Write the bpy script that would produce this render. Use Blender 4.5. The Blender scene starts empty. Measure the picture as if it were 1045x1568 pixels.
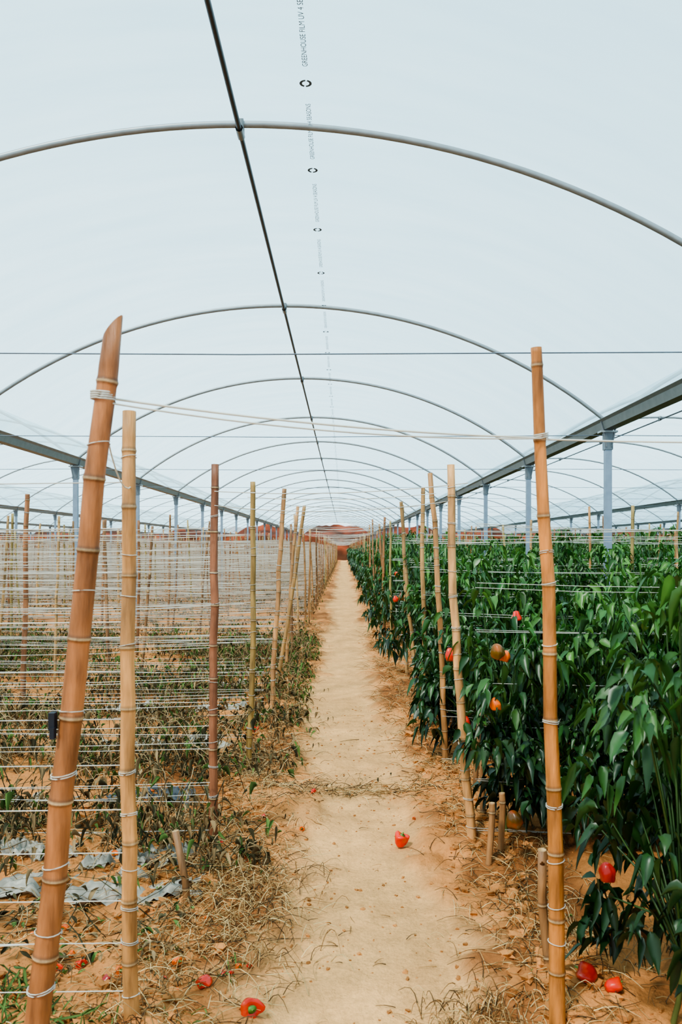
import bpy, math
import numpy as np
from mathutils import Vector
R = np.random.RandomState(7)
CAMZ = 1.6
try:
    bpy.context.scene.view_settings.look = 'AgX - Medium High Contrast'
except Exception as e:
    print('look', e)

# ---------------------------------------------------------------- helpers
def lin(r, g, b):
    c = np.array([r, g, b], float) / 255.0
    return np.where(c <= 0.04045, c / 12.92, ((c + 0.055) / 1.055) ** 2.4)

class Acc:
    def __init__(s): s.V=[]; s.F=[]; s.C=[]; s.n=0
    def add(s, V, F, C):
        V = np.asarray(V, float); F = np.asarray(F, int)
        C = np.asarray(C, float)
        if C.ndim == 1: C = np.tile(C[:3], (len(V), 1))
        s.V.append(V); s.F.append(F + s.n); s.C.append(C[:, :3]); s.n += len(V)
    def mesh(s, name, smooth=True):
        V = np.concatenate(s.V); F = np.concatenate(s.F); C = np.concatenate(s.C)
        me = bpy.data.meshes.new(name)
        me.vertices.add(len(V)); me.vertices.foreach_set("co", V.astype(np.float32).ravel())
        me.loops.add(len(F) * 4); me.loops.foreach_set("vertex_index", F.astype(np.int32).ravel())
        me.polygons.add(len(F))
        me.polygons.foreach_set("loop_start", (np.arange(len(F)) * 4).astype(np.int32))
        me.polygons.foreach_set("loop_total", np.full(len(F), 4, np.int32))
        me.polygons.foreach_set("use_smooth", np.full(len(F), smooth, bool))
        at = me.color_attributes.new("Col", 'FLOAT_COLOR', 'POINT')
        at.data.foreach_set("color", np.concatenate([C, np.ones((len(C), 1))], 1).astype(np.float32).ravel())
        me.update(calc_edges=True); me.validate()
        return me
    def obj(s, name, mat, smooth=True, parent=None):
        return mkobj(name, s.mesh(name, smooth), mat, parent)

def mkobj(name, me, mat=None, parent=None):
    if mat is not None and len(me.materials) == 0: me.materials.append(mat)
    o = bpy.data.objects.new(name, me); bpy.context.scene.collection.objects.link(o)
    if parent is not None: o.parent = parent
    return o

def tube(P, r, sides=6):
    P = np.asarray(P, float); n = len(P)
    r = np.full(n, r, float) if np.isscalar(r) else np.asarray(r, float)
    T = np.gradient(P, axis=0); T /= np.linalg.norm(T, axis=1)[:, None] + 1e-12
    m = np.abs(T.mean(0)); ref = np.eye(3)[int(np.argmin(m))]
    A = np.cross(T, ref); A /= np.linalg.norm(A, axis=1)[:, None] + 1e-12
    B = np.cross(T, A)
    a = np.arange(sides) * 2 * np.pi / sides
    V = P[:, None] + r[:, None, None] * (A[:, None] * np.cos(a)[None, :, None] + B[:, None] * np.sin(a)[None, :, None])
    i = np.arange(n - 1)[:, None] * sides; j = np.arange(sides)[None]
    j2 = (j + 1) % sides
    F = np.stack([i + j, i + j2, i + sides + j2, i + sides + j], -1).reshape(-1, 4)
    return V.reshape(-1, 3), F

def box(c, s):
    c = np.array(c, float); s = np.array(s, float) / 2
    V = np.array([[-1,-1,-1],[1,-1,-1],[1,1,-1],[-1,1,-1],[-1,-1,1],[1,-1,1],[1,1,1],[-1,1,1]]) * s + c
    F = [[0,3,2,1],[4,5,6,7],[0,1,5,4],[1,2,6,5],[2,3,7,6],[3,0,4,7]]
    return V, np.array(F)

_g = np.random.RandomState(11).rand(256, 256)
def vnoise(x, y):
    xi = np.floor(x).astype(int); yi = np.floor(y).astype(int)
    fx = x - xi; fy = y - yi
    fx = fx*fx*(3-2*fx); fy = fy*fy*(3-2*fy)
    a = _g[xi % 256, yi % 256]; b = _g[(xi+1) % 256, yi % 256]
    c = _g[xi % 256, (yi+1) % 256]; d = _g[(xi+1) % 256, (yi+1) % 256]
    return (a*(1-fx)+b*fx)*(1-fy) + (c*(1-fx)+d*fx)*fy
def fbm(x, y, o=4):
    s = 0; a = .5
    for k in range(o):
        s = s + a*vnoise(x*2**k + 17.3*k, y*2**k + 5.1*k); a *= .5
    return s
def sstep(a, b, x):
    t = np.clip((x-a)/(b-a), 0, 1); return t*t*(3-2*t)

def pathc(y): return 0.05 + 0.10*np.sin(y*0.45+0.6)*np.exp(-np.abs(y-7)/14) + 0.05*np.sin(y*1.3)
def pathmask(x, y):
    w = 0.38 + 0.30*(fbm(x*1.5+9, y*1.5)-.47) + .06*np.sin(y*.9+1) + .12*sstep(4.5, 2.2, y)
    return 1 - sstep(-.15, .15, np.abs(x - pathc(y)) - w + .4*(fbm(x*6, y*6+3)-.47))
def gh(x, y):
    x = np.asarray(x, float); y = np.asarray(y, float)
    pm = pathmask(x, y)
    h = 0.05*(1-pm) + .03*sstep(.5, .9, np.abs(x))*np.cos(2*np.pi*(y-7.0)/1.42)*1.0
    h = h + (0.08*(1-pm)+.035)*(fbm(x*2.5, y*2.5, 3)-.47)
    h = h + (0.06*(1-pm)+.022)*(fbm(x*9, y*7, 3)-.47)
    return h
def g1(x, y): return float(gh(np.array([x]), np.array([y]))[0])

# ---------------------------------------------------------------- materials
def newmat(name):
    m = bpy.data.materials.new(name); m.use_nodes = True
    nt = m.node_tree; nt.nodes.clear()
    return m, nt, nt.nodes, nt.links
def col_mat(name, rough=.6, spec=.3, trans=0.0, noise=(8, .25), bump=0.0, bscale=40, metallic=0, stretch=(1,1,1)):
    m, nt, N, L = newmat(name)
    out = N.new('ShaderNodeOutputMaterial'); b = N.new('ShaderNodeBsdfPrincipled')
    at = N.new('ShaderNodeVertexColor'); at.layer_name = 'Col'
    tc = N.new('ShaderNodeTexCoord'); mp = N.new('ShaderNodeMapping'); mp.inputs['Scale'].default_value = stretch
    L.new(tc.outputs['Object'], mp.inputs['Vector'])
    no = N.new('ShaderNodeTexNoise'); no.inputs['Scale'].default_value = noise[0]; no.inputs['Detail'].default_value = 5
    L.new(mp.outputs[0], no.inputs['Vector'])
    mr = N.new('ShaderNodeMapRange'); mr.inputs['From Min'].default_value = .25; mr.inputs['From Max'].default_value = .75
    mr.inputs['To Min'].default_value = 1-noise[1]; mr.inputs['To Max'].default_value = 1+noise[1]
    L.new(no.outputs['Fac'], mr.inputs['Value'])
    vm = N.new('ShaderNodeVectorMath'); vm.operation = 'SCALE'
    L.new(at.outputs['Color'], vm.inputs[0]); L.new(mr.outputs[0], vm.inputs['Scale'])
    L.new(vm.outputs[0], b.inputs['Base Color'])
    b.inputs['Roughness'].default_value = rough; b.inputs['Specular IOR Level'].default_value = spec
    b.inputs['Metallic'].default_value = metallic
    if bump:
        n2 = N.new('ShaderNodeTexNoise'); n2.inputs['Scale'].default_value = bscale; n2.inputs['Detail'].default_value = 6
        L.new(mp.outputs[0], n2.inputs['Vector'])
        bp = N.new('ShaderNodeBump'); bp.inputs['Strength'].default_value = bump; bp.inputs['Distance'].default_value = .01
        L.new(n2.outputs['Fac'], bp.inputs['Height']); L.new(bp.outputs[0], b.inputs['Normal'])
    if trans:
        t = N.new('ShaderNodeBsdfTranslucent'); mx = N.new('ShaderNodeMixShader'); mx.inputs[0].default_value = trans
        L.new(vm.outputs[0], t.inputs['Color']); L.new(b.outputs[0], mx.inputs[1]); L.new(t.outputs[0], mx.inputs[2])
        L.new(mx.outputs[0], out.inputs['Surface'])
    else: L.new(b.outputs[0], out.inputs['Surface'])
    return m
M_metal = col_mat('galvanised_steel', .45, .5, metallic=.35, noise=(12, .12))
M_bamboo = col_mat('bamboo', .5, .35, noise=(9, .55), stretch=(4, 4, .6), bump=.35, bscale=40)
M_twine = col_mat('white_twine', .6, .3, trans=.25, noise=(5, .1))
M_leaf = col_mat('pepper_leaf', .36, .42, trans=.22, noise=(9, .35))
M_dry = col_mat('withered_vine', .8, .15, trans=.12, noise=(7, .35))
M_straw = col_mat('straw', .7, .2, trans=.1, noise=(6, .25))
M_pepper = col_mat('pepper_skin', .3, .4, noise=(18, .25), bump=.3, bscale=25)
M_plastic = col_mat('mulch_plastic', .45, .4, noise=(12, .4), bump=.4, bscale=25)
M_clod = col_mat('soil_clod', .95, .1, noise=(10, .25), bump=.6, bscale=50)
M_bank = col_mat('earth_bank', .95, .05, noise=(.6, .45), bump=.5, bscale=3)
M_print = col_mat('film_ink', .8, .1)
M_dark = col_mat('black_rubber', .6, .3)

# ground
M_ground, nt, N, L = newmat('sandy_soil')
out = N.new('ShaderNodeOutputMaterial'); b = N.new('ShaderNodeBsdfPrincipled'); L.new(b.outputs[0], out.inputs[0])
at = N.new('ShaderNodeVertexColor'); at.layer_name = 'Col'
tc = N.new('ShaderNodeTexCoord')
def nz(scale, det=8, rough=.6):
    n = N.new('ShaderNodeTexNoise'); n.inputs['Scale'].default_value = scale; n.inputs['Detail'].default_value = det
    n.inputs['Roughness'].default_value = rough; L.new(tc.outputs['Object'], n.inputs['Vector']); return n
n1 = nz(5); n2 = nz(60, 4, .7)
mr = N.new('ShaderNodeMapRange'); mr.inputs['From Min'].default_value = .3; mr.inputs['From Max'].default_value = .7; mr.inputs['To Min'].default_value = .80; mr.inputs['To Max'].default_value = 1.16
L.new(n1.outputs['Fac'], mr.inputs['Value'])
mr2 = N.new('ShaderNodeMapRange'); mr2.inputs['From Min'].default_value = .3; mr2.inputs['From Max'].default_value = .7; mr2.inputs['To Min'].default_value = .82; mr2.inputs['To Max'].default_value = 1.12
L.new(n2.outputs['Fac'], mr2.inputs['Value'])
mu = N.new('ShaderNodeMath'); mu.operation = 'MULTIPLY'; L.new(mr.outputs[0], mu.inputs[0]); L.new(mr2.outputs[0], mu.inputs[1])
vm = N.new('ShaderNodeVectorMath'); vm.operation = 'SCALE'; L.new(at.outputs['Color'], vm.inputs[0]); L.new(mu.outputs[0], vm.inputs['Scale'])
L.new(vm.outputs[0], b.inputs['Base Color']); b.inputs['Roughness'].default_value = .95; b.inputs['Specular IOR Level'].default_value = .05
bp = N.new('ShaderNodeBump'); bp.inputs['Strength'].default_value = .7; bp.inputs['Distance'].default_value = .008
L.new(n2.outputs['Fac'], bp.inputs['Height'])
bp2 = N.new('ShaderNodeBump'); bp2.inputs['Strength'].default_value = .7; bp2.inputs['Distance'].default_value = .035
L.new(nz(16).outputs['Fac'], bp2.inputs['Height']); L.new(bp.outputs[0], bp2.inputs['Normal'])
L.new(bp2.outputs[0], b.inputs['Normal'])

# polythene film
M_film, nt, N, L = newmat('polythene_film')
out = N.new('ShaderNodeOutputMaterial')
tr = N.new('ShaderNodeBsdfTransparent'); tr.inputs[0].default_value = (.86, .955, .985, 1)
tl = N.new('ShaderNodeBsdfTranslucent'); df = N.new('ShaderNodeBsdfDiffuse'); df.inputs[0].default_value = (.62, .78, .86, 1)
tc = N.new('ShaderNodeTexCoord'); mp = N.new('ShaderNodeMapping'); mp.inputs['Scale'].default_value = (.35, 1.6, .35)
no = N.new('ShaderNodeTexNoise'); no.inputs['Scale'].default_value = 2.2; no.inputs['Detail'].default_value = 6
L.new(tc.outputs['Object'], mp.inputs[0]); L.new(mp.outputs[0], no.inputs['Vector'])
cr = N.new('ShaderNodeValToRGB'); cr.color_ramp.elements[0].position = .3; cr.color_ramp.elements[1].position = .7
cr.color_ramp.elements[0].color = (.52, .74, .84, 1); cr.color_ramp.elements[1].color = (.68, .88, .95, 1)
L.new(no.outputs['Fac'], cr.inputs[0]); L.new(cr.outputs[0], tl.inputs[0])
m1 = N.new('ShaderNodeMixShader'); m1.inputs[0].default_value = .2; L.new(tl.outputs[0], m1.inputs[1]); L.new(df.outputs[0], m1.inputs[2])
m2 = N.new('ShaderNodeMixShader'); m2.inputs[0].default_value = .40; L.new(tr.outputs[0], m2.inputs[1]); L.new(m1.outputs[0], m2.inputs[2])
L.new(m2.outputs[0], out.inputs[0])

# ---------------------------------------------------------------- world + sun + camera
w = bpy.data.worlds.new('overcast_sky'); bpy.context.scene.world = w; w.use_nodes = True
N = w.node_tree.nodes; L = w.node_tree.links
bg = N['Background']; tc = N.new('ShaderNodeTexCoord'); sp = N.new('ShaderNodeSeparateXYZ'); cr = N.new('ShaderNodeValToRGB')
L.new(tc.outputs['Generated'], sp.inputs[0]); L.new(sp.outputs['Z'], cr.inputs[0])
cr.color_ramp.elements[0].position = 0; cr.color_ramp.elements[0].color = (.70, .89, .97, 1)
cr.color_ramp.elements[1].position = .6; cr.color_ramp.elements[1].color = (.41, .62, .73, 1)
L.new(cr.outputs[0], bg.inputs['Color']); bg.inputs['Strength'].default_value = 2.3
sd = bpy.data.lights.new('sun', 'SUN'); sd.energy = 7.5; sd.angle = math.radians(9); sd.color = (1, .92, .80)
so = bpy.data.objects.new('sun', sd); bpy.context.scene.collection.objects.link(so)
so.rotation_euler = (math.radians(28), math.radians(-24), 0); so.location = (-5, -8, 15)
cd = bpy.data.cameras.new('camera'); cam = bpy.data.objects.new('camera', cd); bpy.context.scene.collection.objects.link(cam)
cam.location = (0, 0, CAMZ); cam.rotation_euler = (math.radians(90), 0, 0)
cd.sensor_width = 36; cd.lens = 28.0; cd.shift_y = 54/1568; cd.shift_x = -3.5/1568
cd.clip_start = .05; cd.clip_end = 500
cd.dof.use_dof = True; cd.dof.focus_distance = 6.0; cd.dof.aperture_fstop = 5.6
bpy.context.scene.camera = cam

# ---------------------------------------------------------------- ground
xs = np.concatenate([-np.geomspace(60, 5, 60, endpoint=False), np.arange(-5, -1.4, .05), np.arange(-1.4, 1.4, .02), np.arange(1.4, 5, .05), np.geomspace(5, 60, 60)])
ys = np.concatenate([np.linspace(-9, 1.5, 25, endpoint=False), np.arange(1.5, 6.5, .022), np.arange(6.5, 14, .05), np.geomspace(14, 112, 150)])
X, Y = np.meshgrid(xs, ys); Z = gh(X, Y)
nx, ny = len(xs), len(ys)
i = (np.arange(ny-1)[:, None]*nx + np.arange(nx-1)[None]).ravel()
F = np.stack([i, i+1, i+1+nx, i+nx], 1)
pm = pathmask(X, Y)[..., None]
a = lin(212, 158, 104); bsoil = lin(192, 126, 74); c3 = lin(140, 88, 52)
lit = sstep(.40, .60, fbm(X*2.2+40, Y*2.2))[..., None]
under = (sstep(.75, 1.0, X)*sstep(3.0, 3.6, Y))[..., None]  # dark soil and plant shadow painted into the ground colour below the pepper rows
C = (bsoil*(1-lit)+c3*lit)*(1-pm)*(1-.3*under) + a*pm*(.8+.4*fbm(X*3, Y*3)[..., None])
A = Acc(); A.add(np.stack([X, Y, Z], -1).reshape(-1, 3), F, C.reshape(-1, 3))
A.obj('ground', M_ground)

# earth bank at far end
A = Acc()
bx = np.linspace(-75, 75, 300); bt = np.linspace(0, 1, 14)
X, T = np.meshgrid(bx, bt)
top = 4.7 + 1.2*(fbm(X*.08, X*0+3, 3)-.5) + .9*(fbm(X*.7, X*0, 3)-.5)
Y = 97 + T*7 + 1.6*(fbm(X*.3, T*6, 3)-.5); Z = top*T**.8 + .5*(fbm(X*.9, T*8)-.5) - .3
i = (np.arange(13)[:, None]*300 + np.arange(299)[None]).ravel()
mix = sstep(.4, .6, fbm(X*.5, T*9))[..., None]
A.add(np.stack([X, Y, Z], -1).reshape(-1, 3), np.stack([i, i+1, i+301, i+300], 1), (lin(112, 56, 36)*mix+lin(62, 38, 26)*(1-mix)).reshape(-1, 3))
A.obj('earth_bank', M_bank)

# ---------------------------------------------------------------- greenhouse
gt = bpy.data.objects.new('greenhouse_tunnel', None); bpy.context.scene.collection.objects.link(gt)
W = 7.58; XR = 3.10; ZG = 3.09; RISE = 1.37; RAD = ((W/2)**2+RISE**2)/(2*RISE)
def arcz(off): return ZG + RISE - RAD + np.sqrt(RAD**2 - off**2)
AR = [5.33 + 4*k for k in range(-3, 22)]
cents = [XR - W/2 + W*k for k in range(-4, 5)]
steel = lin(176, 184, 188); dsteel = lin(92, 94, 100)
A = Acc(); Bp = Acc(); G = Acc(); P = Acc(); Tw = Acc(); Fm = Acc()
y0, y1 = AR[0]-.4, AR[-1]+.3
for c in cents:
    near = abs(c - cents[4]) < 1
    seg = 49 if near else 25
    o = np.linspace(-W/2, W/2, seg)
    for ya in AR:
        V, F = tube(np.stack([c+o, np.full(seg, ya), arcz(o)-.03], 1), .023, 8 if near else 5)
        A.add(V, F, steel*(.55+.12*R.rand()))
        V, F = tube([[c-W/2, ya, ZG-.18+.0], [c, ya, ZG-.20], [c+W/2, ya, ZG-.18]], .0045, 4); Tw.add(V, F, lin(100, 112, 126))
        V, F = box([c, ya, arcz(0)-.045], [.05, .07, .075]); A.add(V, F, steel*.4)
        V, F = tube([[c, ya-.06, arcz(0)-.085], [c, ya+.06, arcz(0)-.085]], .026, 8); A.add(V, F, steel*.5)
    V, F = tube([[c, yy, arcz(0)-.085] for yy in np.linspace(y0, y1, 40)], .017, 8); Bp.add(V, F, dsteel*.4)
    fo = np.linspace(-W/2, W/2, 41); fy = np.arange(y0, y1, .5)
    FX, FY = np.meshgrid(fo, fy)
    FZ = arcz(FX) + .012 - .03*np.abs(np.sin(np.pi*(FY-5.33)/4))*(1-(FX/(W/2))**2)*.5
    n_ = len(fo); i = (np.arange(len(fy)-1)[:, None]*n_ + np.arange(n_-1)[None]).ravel()
    Fm.add(np.stack([FX+c, FY, FZ], -1).reshape(-1, 3), np.stack([i, i+1, i+1+n_, i+n_], 1), [1, 1, 1])
for k in range(-5, 5):
    gx = XR + W*k
    prof = np.array([[-.11, .03], [-.085, .0], [-.06, -.09], [.06, -.09], [.085, 0], [.11, .03], [.105, .035], [.078, .005], [.052, -.08], [-.052, -.08], [-.078, .005], [-.105, .035]])
    V = np.array([[gx+p[0], yy, ZG-.03+p[1]] for yy in (y0, y1) for p in prof]); m = len(prof)
    F = np.array([[j, (j+1) % m, m+(j+1) % m, m+j] for j in range(m)]); G.add(V, F, lin(116, 122, 120))
    for ya in AR:
        zt = ZG-.12
        zg = -.1
        V, F = box([gx, ya, (zt+zg)/2], [.075, .075, zt-zg]); P.add(V, F, lin(128, 142, 158))
        V, F = box([gx, ya, zt-.02], [.2, .13, .02]); P.add(V, F, lin(150, 160, 165))
        V, F = box([gx, ya+.0, zt-.13], [.095, .095, .2]); P.add(V, F, lin(100, 108, 115))
        for sx in (-1, 1):
            V, F = tube([[gx+sx*.03, ya-.045, zt-.2], [gx+sx*.09, ya-.045, zt+.1]], .012, 6); P.add(V, F, lin(110, 115, 120))
A.obj('roof_arches', M_metal, parent=gt); Bp.obj('ridge_purlins', M_metal, parent=gt)
G.obj('rain_gutters', M_metal, False, gt); P.obj('support_posts', M_metal, False, gt)
Tw.obj('tie_wires', M_metal, parent=gt); Fm.obj('roof_film', M_film, parent=gt)

# printed marking on film
tcu = bpy.data.curves.new('print', 'FONT'); tcu.body = "GREENHOUSE FILM UV 4 SEASONS"; tcu.size = .045; tcu.align_x = 'LEFT'
to = bpy.data.objects.new('tmp', tcu); bpy.context.scene.collection.objects.link(to)
bpy.context.view_layer.update(); dg = bpy.context.evaluated_depsgraph_get()
tm = bpy.data.meshes.new_from_object(to.evaluated_get(dg)); bpy.data.objects.remove(to)
tv = np.array([v.co[:] for v in tm.vertices]); tf = [list(p.vertices) for p in tm.polygons]
pv = []; pf = []; px = -.23
zf = float(arcz(np.array(px-cents[4])))
for k in range(60):
    yy = 1.5 + 1.12*k; base = len(pv)
    for v in tv:
        pv.append((px - v[1]+.02, yy + .95 - v[0]*1.05, zf-.012)); 
    pf += [[q+base for q in f] for f in tf]
    base = len(pv); n = 20
    for j in range(n):
        aa = 2*math.pi*j/n
        for rr in (.038, .022): pv.append((px+math.cos(aa)*rr, yy+math.sin(aa)*rr, zf-.012))
    for j in range(n):
        if j in (5, 15): continue
        q = (j+1) % n; pf.append([base+2*j, base+2*q, base+2*q+1, base+2*j+1])
pme = bpy.data.meshes.new('film_print'); pme.from_pydata(pv, [], pf); 
ca = pme.color_attributes.new("Col", 'FLOAT_COLOR', 'POINT')
for d in ca.data: d.color = (*lin(90, 108, 126), 1)
mkobj('film_print', pme, M_print, gt)

# ---------------------------------------------------------------- rows
rows = [2.6, 4.2, 5.65, 7.0] + [8.4+1.42*k for k in range(56)]
BC = [lin(168, 118, 72), lin(150, 98, 60), lin(178, 136, 88), lin(142, 100, 66), lin(160, 134, 80)]
def stake(A, base, top, r0, r1, col, sides=12, slant=0, seed=0, fine=True):
    rr = np.random.RandomState(seed); base = np.array(base, float); top = np.array(top, float)
    Lh = np.linalg.norm(top-base)
    bend = (rr.rand(3)-.5)*.05; bend[2] = 0
    ts = [0.0]; kinds = [0]
    z = rr.uniform(.05, .15)
    nodes = []
    while z < Lh-.03:
        nodes.append(z); z += rr.uniform(.17, .27)
    if fine:
        for nz_ in nodes:
            for dz, kd in ((-.035, 0), (-.012, 0), (-.005, 1), (.0, 2), (.006, 1), (.014, 0), (.04, 0)):
                ts.append(nz_+dz); kinds.append(kd)
    else:
        for nz_ in nodes: ts += [nz_-.02, nz_, nz_+.02]; kinds += [0, 2, 0]
    ts.append(Lh); kinds.append(0)
    ts = np.clip(np.array(ts), 0, Lh); kinds = np.array(kinds)
    o = np.argsort(ts); ts = ts[o]; kinds = kinds[o]; ts += np.arange(len(ts))*1e-5
    u = ts/Lh
    wob = np.stack([np.interp(ts, nodes, rr.normal(0, .004, len(nodes))), np.interp(ts, nodes, rr.normal(0, .004, len(nodes))), 0*ts], 1)
    Pt = base + (top-base)*u[:, None] + bend*np.sin(np.pi*u)[:, None] + wob
    rad = r0*(1-u)+r1*u; rad = rad*(1+np.array([0, .05, .13])[kinds])
    V, F = tube(Pt, rad, sides)
    seg = np.floor(np.searchsorted(nodes, ts)).astype(int)
    sv = rr.uniform(.7, 1.2, 60)[seg % 60]
    C = col[None]*sv[:, None]
    C = np.where((kinds == 2)[:, None], lin(196, 162, 120)[None]*.8, C)
    C = np.where((kinds == 1)[:, None], C*.5, C)
    C = np.repeat(C, sides, 0)
    if slant:
        off = (V[-sides:]-Pt[-1]); V[-sides:, 2] += off[:, 0]*slant
    rim = V[-sides:]; ctr = Pt[-1]
    inner = ctr + (rim-ctr)*.72; deep = inner.copy(); deep[:, 2] -= .05
    b0 = len(V); V = np.concatenate([V, inner, deep, np.tile(deep.mean(0), (sides, 1))])
    j = np.arange(sides); j2 = (j+1) % sides; st = b0-sides
    for q in range(3):
        F = np.concatenate([F, np.stack([st+q*sides+j, st+q*sides+j2, st+(q+1)*sides+j2, st+(q+1)*sides+j], 1)])
    C = np.concatenate([C, np.tile(lin(200, 165, 115)*.9, (sides, 1)), np.tile(lin(90, 50, 30), (2*sides, 1))])
    A.add(V, F, C)
    def f(zz):
        q = (zz-base[2])/(top[2]-base[2]); q_ = min(max(q, 0), 1)
        t_ = q_*Lh
        return base + (top-base)*q + bend*math.sin(math.pi*q_) + np.array([np.interp(t_, ts, wob[:, 0]), np.interp(t_, ts, wob[:, 1]), 0])
    return f

TW = Acc(); twc = lin(228, 222, 210)
def wrap(pf, zz, r, n=2, th=.0015):
    c = pf(zz); t = np.linspace(0, 2*np.pi*n, 16*n)
    V, F = tube(np.stack([c[0]+np.cos(t)*r, c[1]+np.sin(t)*r, c[2]+t/(2*np.pi)*.006+np.sin(t+R.rand()*6)*.004], 1), th, 5); TW.add(V, F, twc*R.uniform(.7, .95))
hero = [
 (-.857, 2.12, -.62, .585, .034, .026, lin(160, 100, 58), 1, 1.3),
 (-.69, 2.60, -.695, .443, .025, .022, lin(182, 128, 76), 2, 0),
 (-.70, 4.22, -.68, .44, .024, .02, lin(134, 84, 58), 3, 0),
 (-.68, 5.65, -.648, .463, .021, .018, lin(146, 114, 64), 4, 0),
 (-.63, 6.95, -.51, .51, .022, .019, lin(172, 122, 78), 5, 0),
 (-.74, 8.45, -.42, .44, .022, .018, lin(156, 116, 70), 6, 0),
 (-.70, 9.75, -.56, .50, .022, .019, lin(168, 120, 76), 7, 0),
 (.70, 2.58, .628, .646, .027, .018, lin(180, 112, 54), 8, 0),
 (.69, 4.22, .564, .436, .025, .02, lin(196, 142, 90), 9, 0),
 (.73, 5.70, .626, .53, .022, .018, lin(176, 124, 76), 10, 0),
 (.75, 7.05, .70, .53, .022, .018, lin(170, 126, 78), 11, 0),
 (.80, 8.4, .61, .48, .022, .018, lin(166, 126, 80), 12, 0),
 (.78, 9.8, .72, .52, .022, .018, lin(170, 130, 84), 13, 0),
 (-2.85, 7.05, -2.8, .47, .024, .02, lin(150, 98, 64), 14, 0),
]
for (bx_, by_, tx_, tz_, r0, r1, col, sd_, sl) in hero:
    A = Acc(); z0 = g1(bx_, by_)-.12
    pf_ = stake(A, (bx_, by_, z0), (tx_, by_, CAMZ+tz_), r0, r1, col, 16, sl, sd_)
    A.obj('bamboo_stake', M_bamboo)
    rr = np.random.RandomState(sd_)
    for k in range(1, 14):
        zz = .145*k + rr.uniform(-.03, .03)
        if zz < 1.6+tz_-.1 and rr.rand() < .7:
            q = zz/(CAMZ+tz_); wrap(pf_, zz, (r0*(1-q)+r1*q)*1.04+.0015, rr.randint(1, 3))
for (x_, y_, h_, l_) in [(.80, 4.55, .42, .0), (.72, 3.95, .30, .01), (.80, 4.05, .30, 0), (.74, 2.85, .42, -.03), (-.70, 3.55, .32, -.05), (.83, 5.1, .5, .05)]:
    A = Acc(); z0 = g1(x_, y_); stake(A, (x_, y_, z0-.08), (x_+l_, y_, z0+h_), .017, .016, lin(140, 98, 62), 12, 0, int(h_*100)); A.obj('bamboo_stub', M_bamboo)
A = Acc(); V, F = box([-.770, 2.11, 1.14], [.016, .026, .045]); A.add(V, F, lin(30, 32, 40)); V, F = box([-.766, 2.10, 1.11], [.012, .02, .03]); A.add(V, F, lin(30, 32, 40)); A.obj('tie_clip', M_dark, False)

# field stakes + twine
ST = Acc()
def lefts(d):
    s = []
    if d > 3: s.append(-2.9 + R.uniform(-.2, .2)) if abs(d-7.0) > .1 else s.append(-4.4)
    while s and s[-1] > -(.47*d+5): s.append(s[-1] - R.uniform(1.2, 1.9))
    return s
def string(x0, x1, y, z0, z1, sag=.012, r=.0026, ns=4, c=None, y1_=None):
    t = np.linspace(0, 1, ns); y1_ = y if y1_ is None else y1_
    P_ = np.stack([x0+(x1-x0)*t, y+(y1_-y)*t, z0+(z1-z0)*t - sag*4*t*(1-t)], 1)
    V, F = tube(P_, r, 4 if y < 9 else 3); TW.add(V, F, twc*(R.uniform(.7, 1) if c is None else c))
for ri, d in enumerate(rows):
    for side in (-1, 1):
        xsn = lefts(d) if side < 0 else [-q+.0 for q in lefts(d)]
        first = side*.70
        pts = [first] + xsn
        for q, x_ in enumerate(pts):
            if q == 0 and d < 10.5: continue
            if abs(x_) > 36: break
            jy = R.uniform(-.06, .06); H = CAMZ + R.uniform(.30, .56)
            lx, ly = R.uniform(-.09, .09), R.uniform(-.08, .08)
            if R.rand() < .1: lx *= 2.5
            rr0 = R.uniform(.016, .023)
            stake(ST, (x_+R.uniform(-.05, .05), d+jy, -.1), (x_+lx, d+jy+ly, H), rr0, rr0*.85, BC[R.randint(5)]*R.uniform(.7, 1.05), 8 if d < 16 else 5, 0, R.randint(9999), d < 16)
            if d < 30 and side < 0 and q > 0:
                if R.rand() < .35:
                    xx = x_+R.uniform(.3, .9); stake(ST, (xx, d+.3, -.1), (xx+R.uniform(-.25, .25), d+.2, H-.1), .017, .014, BC[R.randint(5)]*.85, 6, 0, R.randint(9999), False)
        nlev = 13
        for k in range(nlev):
            if side > 0 and (k % 2 or d > 14): continue
            zz = .13*(k+1) + R.uniform(-.04, .04)
            if d > 3 and R.rand() < .08: continue
            for s2 in ((-1, 1) if d < 28 else (1,)):
                zprev = zz+R.uniform(-.02, .02)
                for q in range(len(pts)-1):
                    if side > 0 and q > 1: break
                    if abs(pts[q]) > 36: break
                    zn = zz+R.uniform(-.03, .03)
                    string(pts[q], pts[q+1], d+s2*.025, zprev, zn, R.uniform(.002, .045), .0018 if d < 9 else (.0028 if d < 14 else .0042), 5 if d < 9 else 3)
                    zprev = zn
    if d > 3: string(-.68, .66, d, CAMZ+.34+R.uniform(-.05, .05), CAMZ+.34+R.uniform(-.05, .05), .03, .0024, 9)
    if d > 3 and R.rand() < .5: string(-.68, .66, d, CAMZ+.22, CAMZ+.26, .05, .002, 9)
for k in range(12):
    zz = .15*(k+1)+R.uniform(-.02, .02)
    string(-.69, -3.4, 2.6, zz, zz+.03, .02, .0019, 6)
    if k < 2 or k in (3,): string(-.84, -2.8, 2.12, zz-.06, zz-.1, .02, .0022, 6)
string(-.645, .64, 2.12, CAMZ+.40, CAMZ+.355, .02, .0032, 14, 1.0, 2.58)
string(-.645, .64, 2.10, CAMZ+.385, CAMZ+.35, .03, .0026, 14, .9, 2.56)
string(-.645, -.69, 2.12, CAMZ+.38, CAMZ+.2, .08, .0025, 8, 1.0, 2.6)
string(.64, 2.4, 2.58, CAMZ+.35, CAMZ+.37, .02, .003, 8, 1.0)
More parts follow.
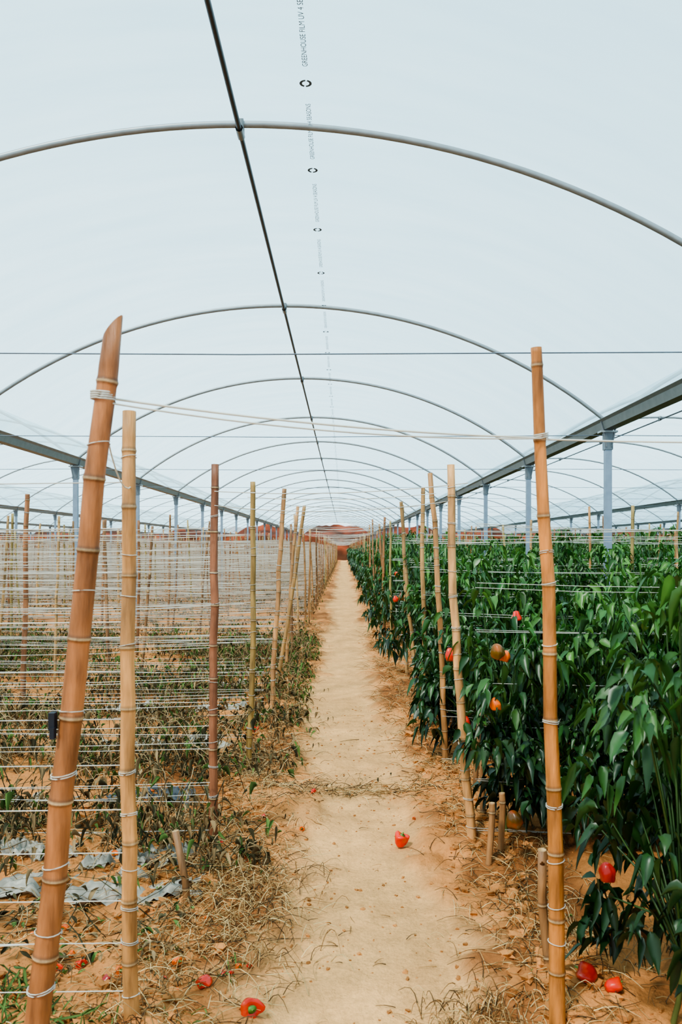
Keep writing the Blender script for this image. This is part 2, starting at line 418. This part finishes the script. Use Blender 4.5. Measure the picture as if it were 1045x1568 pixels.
wrap(lambda z: np.array([-.640, 2.12, z]), CAMZ+.39, .031, 4, .003)
wrap(lambda z: np.array([.64, 2.58, z]), CAMZ+.35, .023, 3, .0025)
ST.obj('bamboo_stake_field', M_bamboo); TW.obj('trellis_twine', M_twine)

# ---------------------------------------------------------------- leaves
def leaves(A, P, D, Ln, Wd, C, droop=.35, fold=.25, lod=0, rs=R):
    n = len(P)
    D = D/(np.linalg.norm(D, axis=1)[:, None]+1e-9)
    up = np.array([0, 0, 1.0])[None] + rs.normal(0, .5, (n, 3))
    S = np.cross(D, up); S /= np.linalg.norm(S, axis=1)[:, None]+1e-9
    Nn = np.cross(S, D)
    if lod == 0: t = np.array([0, .12, .35, .62, .86, 1]); wv = np.array([.04, .55, 1, .80, .34, .02])
    elif lod == 1: t = np.array([0, .4, 1]); wv = np.array([.1, 1, .05])
    else: t = np.array([0, .5, 1]); wv = np.array([.3, 1, .1])
    s = np.array([-1, 0, 1.0]) if lod < 2 else np.array([-1, 1.0])
    m = len(t); k = len(s)
    dr = droop*rs.uniform(.3, 1.8, n)
    fo = fold*rs.uniform(.2, 1.8, n)
    tw = rs.normal(0, .25, n)
    side = np.sin(t[None]*2.2)*(tw*Ln)[:, None]
    V = (P[:, None, None] + D[:, None, None]*(t[None, :, None, None]*Ln[:, None, None, None])
         + S[:, None, None]*(s[None, None, :, None]*wv[None, :, None, None]*Wd[:, None, None, None]*.5 + side[:, :, None, None])
         + Nn[:, None, None]*(np.abs(s)[None, None, :, None]*wv[None, :, None, None]*(Wd*fo)[:, None, None, None]))
    V[..., 2] -= (dr[:, None]*t[None]**2*Ln[:, None])[:, :, None]
    if lod == 0: V = V + Nn[:, None, None]*((np.sin(t*9)[None, :]*.05*Ln[:, None])[:, :, None, None])*np.abs(s)[None, None, :, None]
    i = np.arange(m-1)[:, None]*k + np.arange(k-1)[None]; i = i.ravel()
    f = np.stack([i, i+1, i+1+k, i+k], 1)
    F = (np.arange(n)[:, None, None]*(m*k) + f[None]).reshape(-1, 4)
    shade = np.where(np.abs(s) < .5, 1.3, 1.0) if k == 3 else np.ones(2)
    Cc = C[:, None, None]*shade[None, None, :, None]*np.ones((1, m, 1, 1))
    A.add(V.reshape(-1, 3), F, Cc.reshape(-1, 3))

def pepper_row(L_, seed, lod, H=1.4):
    rs = np.random.RandomState(seed); A = Acc()
    sp_ = {0: .27, 1: .33, 2: .42}[lod]; nsh = {0: 70, 1: 32, 2: 12}[lod]; nl = {0: 12, 1: 10, 2: 10}[lod]
    x = .25
    while x < L_:
        h = H*rs.uniform(.76, 1.10); py = rs.uniform(-.14, .14); pr = rs.uniform(.8, 1.35)
        base = np.array([x, py, -.03]); fork = np.array([x+rs.uniform(-.05, .05), py+rs.uniform(-.05, .05), .22+rs.uniform(0, .12)])
        if lod < 2:
            V, F = tube([base, (base+fork)/2+rs.normal(0, .01, 3), fork], [.010, .009, .008], 6); A.add(V, F, lin(96, 104, 56))
        nb = 6; baz = rs.uniform(0, 2*np.pi, nb); bh = h*rs.uniform(.5, 1.02, nb); bh[0] = h
        bi = rs.randint(0, nb, nsh); uz = rs.rand(nsh)**.75
        zz = np.maximum(.16*h, bh[bi]*(.15+.85*uz)); u = zz/h
        az = baz[bi]+rs.normal(0, .5, nsh)
        rad = pr*(.10+.20*np.sin(np.pi*np.clip(u*.95, 0, 1))**.6)*rs.uniform(.4, 1.25, nsh)
        tips = np.stack([x+np.cos(az)*rad, py+np.sin(az)*rad*1.05, zz], 1)
        if lod < 2:
            for tpt in tips[::2 if lod == 0 else 4]:
                mid = fork*.5+tpt*.5+rs.normal(0, .02, 3); mid[2] = max(mid[2], fork[2])
                mid[:2] = fork[:2]*.6+tpt[:2]*.4
                V, F = tube([fork, mid, tpt], [.006, .0045, .0025], 4); A.add(V, F, lin(60, 86, 40))
        n = nsh*nl
        tp = np.repeat(tips, nl, 0); ou = np.repeat(np.stack([np.cos(az), np.sin(az), np.zeros(nsh)], 1), nl, 0)
        a2 = rs.uniform(0, 2*np.pi, n)
        D = np.stack([np.cos(a2), np.sin(a2), rs.uniform(-1.3, .2, n)], 1)+ou*.45
        P_ = tp + rs.normal(0, .03, (n, 3)) + D*.012
        big = {0: 1, 1: 1.2, 2: 1.9}[lod]
        Ln = rs.uniform(.035, .088, n)*big; Wd = Ln*rs.uniform(.46, .64, n)
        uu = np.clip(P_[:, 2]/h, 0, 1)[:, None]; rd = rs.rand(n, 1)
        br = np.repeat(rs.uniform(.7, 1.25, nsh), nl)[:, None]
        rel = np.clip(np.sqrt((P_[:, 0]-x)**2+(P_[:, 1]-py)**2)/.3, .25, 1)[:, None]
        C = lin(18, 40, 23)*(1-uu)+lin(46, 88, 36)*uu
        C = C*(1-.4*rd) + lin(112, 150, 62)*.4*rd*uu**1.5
        C = C*br*rs.uniform(.5, 1.3, (n, 1))*np.where(uu > .85, 1, .5+.5*rel)  # leaf colour carries painted highlights at the top, shade low and inside the bush
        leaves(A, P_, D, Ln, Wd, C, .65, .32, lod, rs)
        x += sp_*rs.uniform(.85, 1.25)
    return A.mesh('pepper_plant_row')
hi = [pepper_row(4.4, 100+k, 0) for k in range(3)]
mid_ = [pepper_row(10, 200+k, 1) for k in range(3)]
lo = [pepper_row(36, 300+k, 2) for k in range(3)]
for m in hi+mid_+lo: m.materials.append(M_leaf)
def put(me, x, y, sz, flip=False, name='pepper_plant_row'):
    o = mkobj(name, me); o.location = (x, y, 0.02); o.scale = (1, -1 if flip else 1, sz); return o
for ri, d in enumerate(rows):
    h = min(2.0, 1.33+.032*d)/1.4
    if d < 3: h = 1.12
    if d < 9.5:
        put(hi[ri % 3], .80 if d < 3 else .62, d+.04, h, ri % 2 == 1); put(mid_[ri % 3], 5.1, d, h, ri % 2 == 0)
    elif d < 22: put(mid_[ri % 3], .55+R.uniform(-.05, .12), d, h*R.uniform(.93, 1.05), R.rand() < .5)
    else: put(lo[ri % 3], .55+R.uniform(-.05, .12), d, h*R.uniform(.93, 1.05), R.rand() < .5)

# ---------------------------------------------------------------- withered rows on the left
def withered(L_, seed, dens, green, lod, edge=0.0, lf=1.0, hs=1.0, sy=.2):
    rs = np.random.RandomState(seed); A = Acc()
    n = int(L_*dens)
    for k in range(n):
        x = rs.uniform(0, L_); y = rs.normal(0, sy)
        if fbm(np.array([x*1.7+seed]), np.array([y*1.5]), 2)[0] < .29: continue
        az = rs.uniform(0, 6.28); ln = rs.uniform(.2, .7); h = hs*rs.uniform(.03, .46)*rs.rand()**.5
        if x < edge: h *= .5
        npt = 7; t = np.linspace(0, 1, npt)
        ax = az+np.cumsum(rs.normal(0, .45, npt))
        st_ = ln/npt
        px_ = x+np.cumsum(np.cos(ax)*st_); py_ = y+np.cumsum(np.sin(ax)*st_)*.7
        px_ = np.where(px_ < 0, px_*.4, px_)
        pz = .03+h*np.sin(np.pi*np.clip(t*rs.uniform(.5, 1.1), 0, 1))+rs.normal(0, .01, npt)
        q_ = rs.rand()
        c = (lin(190, 160, 116) if q_ < .4 else (lin(132, 106, 74) if q_ < .7 else lin(66, 62, 42)))*rs.uniform(.5, 1.1)
        P_ = np.stack([px_, py_, pz], 1)
        V, F = tube(P_, np.linspace(.0038, .0016, npt)*(1 if lod == 0 else 1.5), 3); A.add(V, F, c)
        m = int((5 if lod == 0 else 5)*lf)
        idx = rs.randint(1, npt, m); B = P_[idx]+rs.normal(0, .02, (m, 3)); B[:, 2] = np.maximum(B[:, 2], .03)
        a2 = rs.uniform(0, 6.28, m); D = np.stack([np.cos(a2), np.sin(a2), rs.uniform(-1.4, .2, m)], 1)
        Ln = rs.uniform(.018, .06, m)*(1 if lod == 0 else 1.4)
        g = rs.rand(m, 1) < green
        C = np.where(g, lin(88, 112, 58)[None], np.where(rs.rand(m, 1) < .35, lin(74, 68, 48)[None], lin(136, 112, 80)[None]))*rs.uniform(.5, 1.25, (m, 1))
        leaves(A, B, D, Ln, Ln*.4, C, .7, 1.0, 0 if lod == 0 else 1, rs)
    return A.mesh('withered_plant_row')
wh = [withered(4.5, 400+k, 230, .25, 0, .35) for k in range(3)]
wg = [withered(7.5, 420+k, 150, .5, 0, .2, 1.3) for k in range(2)]
wl = [withered(30, 440+k, 20, .10, 1) for k in range(2)]
ws = [withered(2.5, 460, 70, .25, 0)]
for m in wh+wg+wl+ws: m.materials.append(M_dry)
def putw(me, x, y, sz=1, f=1, sx=-1):
    o = mkobj('withered_plant_row', me); o.location = (x, y, .02); o.scale = (sx, f, sz)
for ri, d in enumerate(rows):
    if d < 3: putw(ws[0], -1.0, 2.75, .3); putw(ws[0], -.7, 3.35, .35, -1)
    elif d < 8: putw(wh[ri % 3], -.42, d, 1.0, 1 if ri % 2 else -1); putw(wh[(ri+1) % 3], -4.9, d, 1.0)
    elif d < 13.5: putw(wg[ri % 2], -.5, d, 1.0, 1 if ri % 2 else -1)
    elif d < 17.3: putw(wl[ri % 2], -.6, d, .5)
    else: putw(wl[ri % 2], -.6, d, 1.0, 1 if ri % 2 else -1)
lit_ = withered(2.2, 480, 60, .05, 0, 0, .5); lit_.materials.append(M_dry)
for (x, y, s, rz) in [(-.45, 4.95, .3, 0.1), (-.35, 5.35, .15, .05), (.9, 3.3, .3, 1.4), (.85, 4.8, .35, 1.5), (-.66, 2.6, .35, 1.5), (-.68, 3.6, .4, 1.4), (-.58, 5.2, .5, 1.4), (-.58, 6.2, .5, 1.3), (-.55, 7.6, .5, 1.4), (.72, 6.3, .4, 1.5), (-.58, 9, .6, 1.5), (.80, 2.5, .3, 1.5), (1.0, 3.9, .4, 1.2), (1.0, 5, .4, .3), (-.6, 10.5, .6, 1.5), (-.58, 12, .6, 1.5), (.72, 8, .4, 1.5), (.95, 2.5, .3, 1.3), (.95, 3.2, .35, .2), (1.05, 2.9, .4, .9)]:
    o = mkobj('vine_litter', lit_); o.location = (x, y, 0.0); o.rotation_euler = (0, 0, rz); o.scale = (.5, .42, s)

# ---------------------------------------------------------------- straw, clods
A = Acc()
def blades(n, fx, fy, hmax=.03, l=(.05, .22), th=1.0):
    for k in range(n):
        x, y = fx(), fy(); z = g1(x, y)
        az = R.uniform(0, 6.28); ln = R.uniform(*l); cv = R.normal(0, .5); hh = R.uniform(0, hmax)
        t = np.linspace(0, 1, 5); aa = az+cv*t
        P_ = np.stack([x+np.cumsum(np.cos(aa))*ln/5, y+np.cumsum(np.sin(aa))*ln/5, z+.006+hh*np.sin(np.pi*t)], 1)
        P_[:, 2] = np.maximum(P_[:, 2], gh(P_[:, 0], P_[:, 1])+.003)
        V, F = tube(P_, np.linspace(.002, .0009, 5)*th, 3)
        c = [lin(226, 192, 136), lin(200, 158, 104), lin(140, 102, 62), lin(80, 60, 40)][R.randint(4)]
        A.add(V, F, c*R.uniform(.7, 1.05))
blades(1900, lambda: R.normal(-.62, .18), lambda: R.uniform(2.4, 6.5))
blades(1300, lambda: R.normal(.78, .15), lambda: R.uniform(2.4, 6))
blades(650, lambda: -.42+R.normal(0, .14), lambda: 3.5+R.normal(0, .38), .06)
blades(260, lambda: .45+R.normal(0, .12), lambda: 2.62+R.normal(0, .10), .06, (.04, .14))
blades(300, lambda: R.uniform(-.5, .6), lambda: 5.2+R.normal(0, .07), .02, (.04, .2), 1.3)
blades(1500, lambda: -R.uniform(.6, 2.5), lambda: R.uniform(2.4, 5))
blades(120, lambda: R.uniform(-.4, .5), lambda: R.uniform(2.5, 8), .01, (.02, .1))
blades(1600, lambda: R.choice([-1, 1])*abs(R.normal(.60, .14)), lambda: R.uniform(6, 16), .05, (.08, .3), 1.3)
A.obj('dry_straw', M_straw)
A = Acc()
for (tx, ty, nb, hh, cc) in [(-1.02, 2.55, 60, .16, 0), (-1.15, 2.75, 50, .14, 0), (-.88, 2.5, 40, .12, 0), (-.42, 2.95, 10, .12, 0), (-.74, 3.1, 12, .12, 0), (-.5, 2.6, 10, .08, 0),
        (-.55, 3.35, 50, .10, 1), (-.42, 3.6, 45, .08, 1), (-.3, 3.3, 30, .06, 1), (-.62, 3.9, 50, .12, 1), (.42, 2.62, 40, .06, 1), (.55, 2.66, 40, .06, 1), (.66, 2.9, 30, .07, 1), (-.6, 4.6, 40, .12, 1), (-.5, 5.5, 40, .12, 1), (-.52, 6.6, 40, .14, 1), (.6, 5.6, 30, .08, 1), (.58, 6.8, 30, .1, 1), (-.5, 8, 40, .15, 1), (-.5, 9.4, 40, .15, 1)]:
    m = nb; a2 = R.uniform(0, 6.28, m); D = np.stack([np.cos(a2)*(.6+cc), np.sin(a2)*(.6+cc), R.uniform(.3, 1.1, m)], 1)
    B = np.stack([tx+R.normal(0, .07, m), ty+R.normal(0, .06, m), np.zeros(m)], 1); B[:, 2] = gh(B[:, 0], B[:, 1])
    Ln = R.uniform(.5, 1, m)*hh; leaves(A, B, D, Ln, Ln*.08, np.tile(lin(84, 106, 54) if cc == 0 else lin(186, 150, 98), (m, 1))*R.uniform(.6, 1.2, (m, 1)), .7, .2, 0)
A.obj('grass_tuft', M_dry)
A = Acc()
g_ = np.linspace(-1, 1, 3)
def cubesphere():
    V = []; F = []
    for ax in range(3):
        for sg in (-1, 1):
            b_ = len(V)
            for u in g_:
                for v in g_:
                    p = [0, 0, 0]; p[ax] = sg; p[(ax+1) % 3] = u; p[(ax+2) % 3] = v; V.append(p)
            for a_ in range(2):
                for c_ in range(2):
                    q = b_+a_*3+c_; f = [q, q+1, q+4, q+3]; F.append(f if sg < 0 else f[::-1])
    V = np.array(V, float); V /= np.linalg.norm(V, axis=1)[:, None]**.6; return V, np.array(F)
CV, CF = cubesphere()
def clods(n, fx, fy, smax):
    for k in range(n):
        x, y = fx(), fy(); s = smax*R.rand()**3.5+.003
        if abs(x-.03) < .5: s = min(s, .009)
        V = CV*(1+.45*np.sin((CV@(R.normal(0, 2.6, (3, 3)))).sum(1)+R.rand()*6)[:, None]*.7)*np.array([1, R.uniform(.6, 1.2), .6])*s
        a_ = R.uniform(0, 6.28); c_, s_ = math.cos(a_), math.sin(a_); V = V@np.array([[c_, s_, 0], [-s_, c_, 0], [0, 0, 1]])
        A.add(V+[x, y, g1(x, y)+s*.15], CF, lin(180, 118, 68)*R.uniform(.55, 1.1))
clods(1300, lambda: R.normal(.80, .16), lambda: R.uniform(2.4, 7), .03)
clods(1100, lambda: R.normal(-.75, .2), lambda: R.uniform(2.4, 7), .028)
clods(800, lambda: R.uniform(-2.2, -.5), lambda: R.uniform(2.4, 5), .03)
clods(600, lambda: R.uniform(-.5, .6), lambda: R.uniform(2.4, 8), .009)
clods(700, lambda: R.choice([-1, 1])*R.normal(.6, .12), lambda: R.uniform(6, 15), .035)
A.obj('soil_clods', M_clod, False)

# ---------------------------------------------------------------- plastic mulch remnants
def plastic(x, y, w_, d_, col, seed, rz=0, name='mulch_film_scrap'):
    A = Acc(); nu, nv = 70, 30
    U, Vv = np.meshgrid(np.linspace(-1, 1, nu), np.linspace(-1, 1, nv))
    ed = 1-.35*fbm(U*2+seed, Vv*2, 3); 
    X = U*w_/2*ed; Y = Vv*d_/2*(1.1-.9*fbm(U*3+seed*3, Vv*0+1, 3)) + .12*(fbm(U*1.2+seed, U*0, 2)-.5)
    c, s = math.cos(rz), math.sin(rz); X, Y = x+X*c-Y*s, y+X*s+Y*c
    Z = gh(X, Y)+.008+.16*(fbm(U*5+seed, Vv*2+seed, 4)-.46)
    i = (np.arange(nv-1)[:, None]*nu+np.arange(nu-1)[None]).ravel()
    C = col*(.5+.9*fbm(U*7, Vv*5+seed, 3)[..., None])
    A.add(np.stack([X, Y, Z], -1).reshape(-1, 3), np.stack([i, i+1, i+1+nu, i+nu], 1), C.reshape(-1, 3)); A.obj(name, M_plastic)
grey = lin(150, 142, 128); dk = lin(66, 68, 72)
plastic(-1.25, 3.72, 1.3, .30, grey, 1); plastic(-1.0, 3.95, .6, .2, grey*.8, 2, .1); plastic(-1.55, 4.0, .5, .15, grey, 6)
plastic(-1.22, 5.0, .65, .3, dk, 3, .05); plastic(-1.4, 6.35, 1.3, .25, grey, 4); plastic(-2.3, 7.7, 1.6, .3, grey, 5)
plastic(-1.2, 7.75, .9, .3, grey*1.1, 7); plastic(-2.0, 4.95, .8, .2, grey*.8, 8); plastic(-1.8, 9.1, 1.6, .35, grey, 9)

# ---------------------------------------------------------------- peppers
def pepper(x, y, z, s, col, rot=(0, 0, 0), col2=None, long=1.15, me=None, sq=(1, 1, 1)):
    if me is None:
        A = Acc(); nu, nv = 24, 14
        prof = np.array([.02, .30, .62, .86, .97, 1, .98, .93, .86, .77, .66, .50, .28, .02])
        zz = np.array([.80, .90, .97, .96, .88, .74, .56, .36, .16, -.04, -.22, -.36, -.44, -.38])*long
        aa = np.arange(nu)*2*np.pi/nu
        lob = .86+.22*np.abs(np.cos(1.5*aa))**.6
        V = np.stack([prof[:, None]*np.cos(aa)[None]*lob, prof[:, None]*np.sin(aa)[None]*lob, np.repeat(zz[:, None], nu, 1)], -1).reshape(-1, 3)
        V = V*(1+.14*np.sin(V[:, [1, 2, 0]]*3.4+x*9))*s/2
        i = np.arange(nv-1)[:, None]*nu; j = np.arange(nu)[None]
        F = np.stack([i+j, i+nu+j, i+nu+(j+1) % nu, i+(j+1) % nu], -1).reshape(-1, 4)
        C = np.tile(col, (len(V), 1))
        if col2 is not None:
            mk = sstep(.35, .65, fbm(V[:, 0]*30+3, V[:, 2]*30+x*7, 2))[:, None]; C = C*(1-mk)+col2*mk
        A.add(V, F, C)
        th = np.linspace(0, 1, 6)
        st_ = np.stack([.15*th**2, th*0, .80*long+.6*th], 1)*s/2
        V, F = tube(st_, np.linspace(.13, .09, 6)*s/2, 8); A.add(V, F, lin(96, 130, 60))
        V, F = tube(np.array([[0, 0, .78], [0, 0, .86], [0, 0, .97], [0, 0, 1.0]])*np.array([1, 1, long])*s/2, np.array([.05, .2, .42, .1])*s/2, 10); A.add(V, F, lin(80, 120, 50))
        me = A.mesh('bell_pepper'); me.materials.append(M_pepper)
    o = mkobj('bell_pepper', me); o.location = (x, y, z); o.rotation_euler = rot; o.scale = sq
    return me
def gp(px, py, s, col, **k):
    rel = py-838; d = 1220*CAMZ/rel; x = (px-526)*d/1220
    pepper(x, d, g1(x, d)+s*.3, s, col, (R.uniform(1.2, 1.9), R.uniform(-.3, .3), R.uniform(0, 6.28)), col2=col*.6+lin(230, 90, 20)*.4, sq=(1, R.uniform(.6, .85), R.uniform(.8, 1.2)), **k)
red = lin(206, 36, 10); org = lin(222, 96, 14); dred = lin(140, 20, 10)
d_ = 1220*CAMZ/(1296-838); pepper(.305, d_, g1(.305, d_)+.03, .078, lin(222, 40, 8), (.25, .1, .5), col2=lin(232, 84, 10))
gp(479, 1227, .034, red); gp(464, 1275, .030, org); gp(392, 1128, .06, red); gp(86, 1505, .05, red); gp(120, 1490, .046, red)
gp(316, 1520, .055, red); gp(268, 1485, .042, org); gp(383, 1562, .085, lin(190, 36, 14)); gp(905, 1552, .085, dred); gp(935, 1562, .06, red)
gp(182, 1508, .036, org); gp(148, 1260, .046, org); gp(180, 1330, .042, org); gp(635, 1262, .02, dred); gp(450, 1100, .045, org)
gp(100, 1425, .035, org); gp(60, 1480, .035, red); gp(230, 1220, .04, org)
for k in range(22):
    gp(R.uniform(20, 420), R.uniform(1230, 1550), R.uniform(.014, .03), [red, org, dred][R.randint(3)])
def hp(px, py, d, s, col, **k):
    return pepper((px-526)*d/1220, d, CAMZ-(py-838)*d/1220, s, col, (math.pi+R.uniform(-.3, .3), R.uniform(-.3, .3), R.uniform(0, 6)), long=1.5, **k)
mr_ = hp(690, 998, 5.34, .075, red, col2=org); hp(712, 1102, 5.3, .075, red); mg_ = hp(762, 993, 3.92, .065, lin(100, 70, 20), col2=lin(180, 80, 16)); mo_ = hp(758, 1075, 3.92, .055, org)
hp(787, 1250, 3.92, .075, lin(80, 54, 20), col2=lin(140, 56, 16)); hp(930, 1330, 2.42, .05, dred); hp(775, 1002, 3.96, .05, org); hp(791, 940, 5.35, .06, red)
for k in range(20):
    d = rows[R.randint(4, 18)] + R.uniform(-.22, 0); x = R.uniform(.66, .95) if k % 3 else R.uniform(.9, .4*d)
    pepper(x, d, R.uniform(.45, 1.2), 0, red, (math.pi+R.uniform(-.3, .3), R.uniform(-.3, .3), R.uniform(0, 6)), me=[mr_, mo_, mr_, mg_][R.randint(4)])
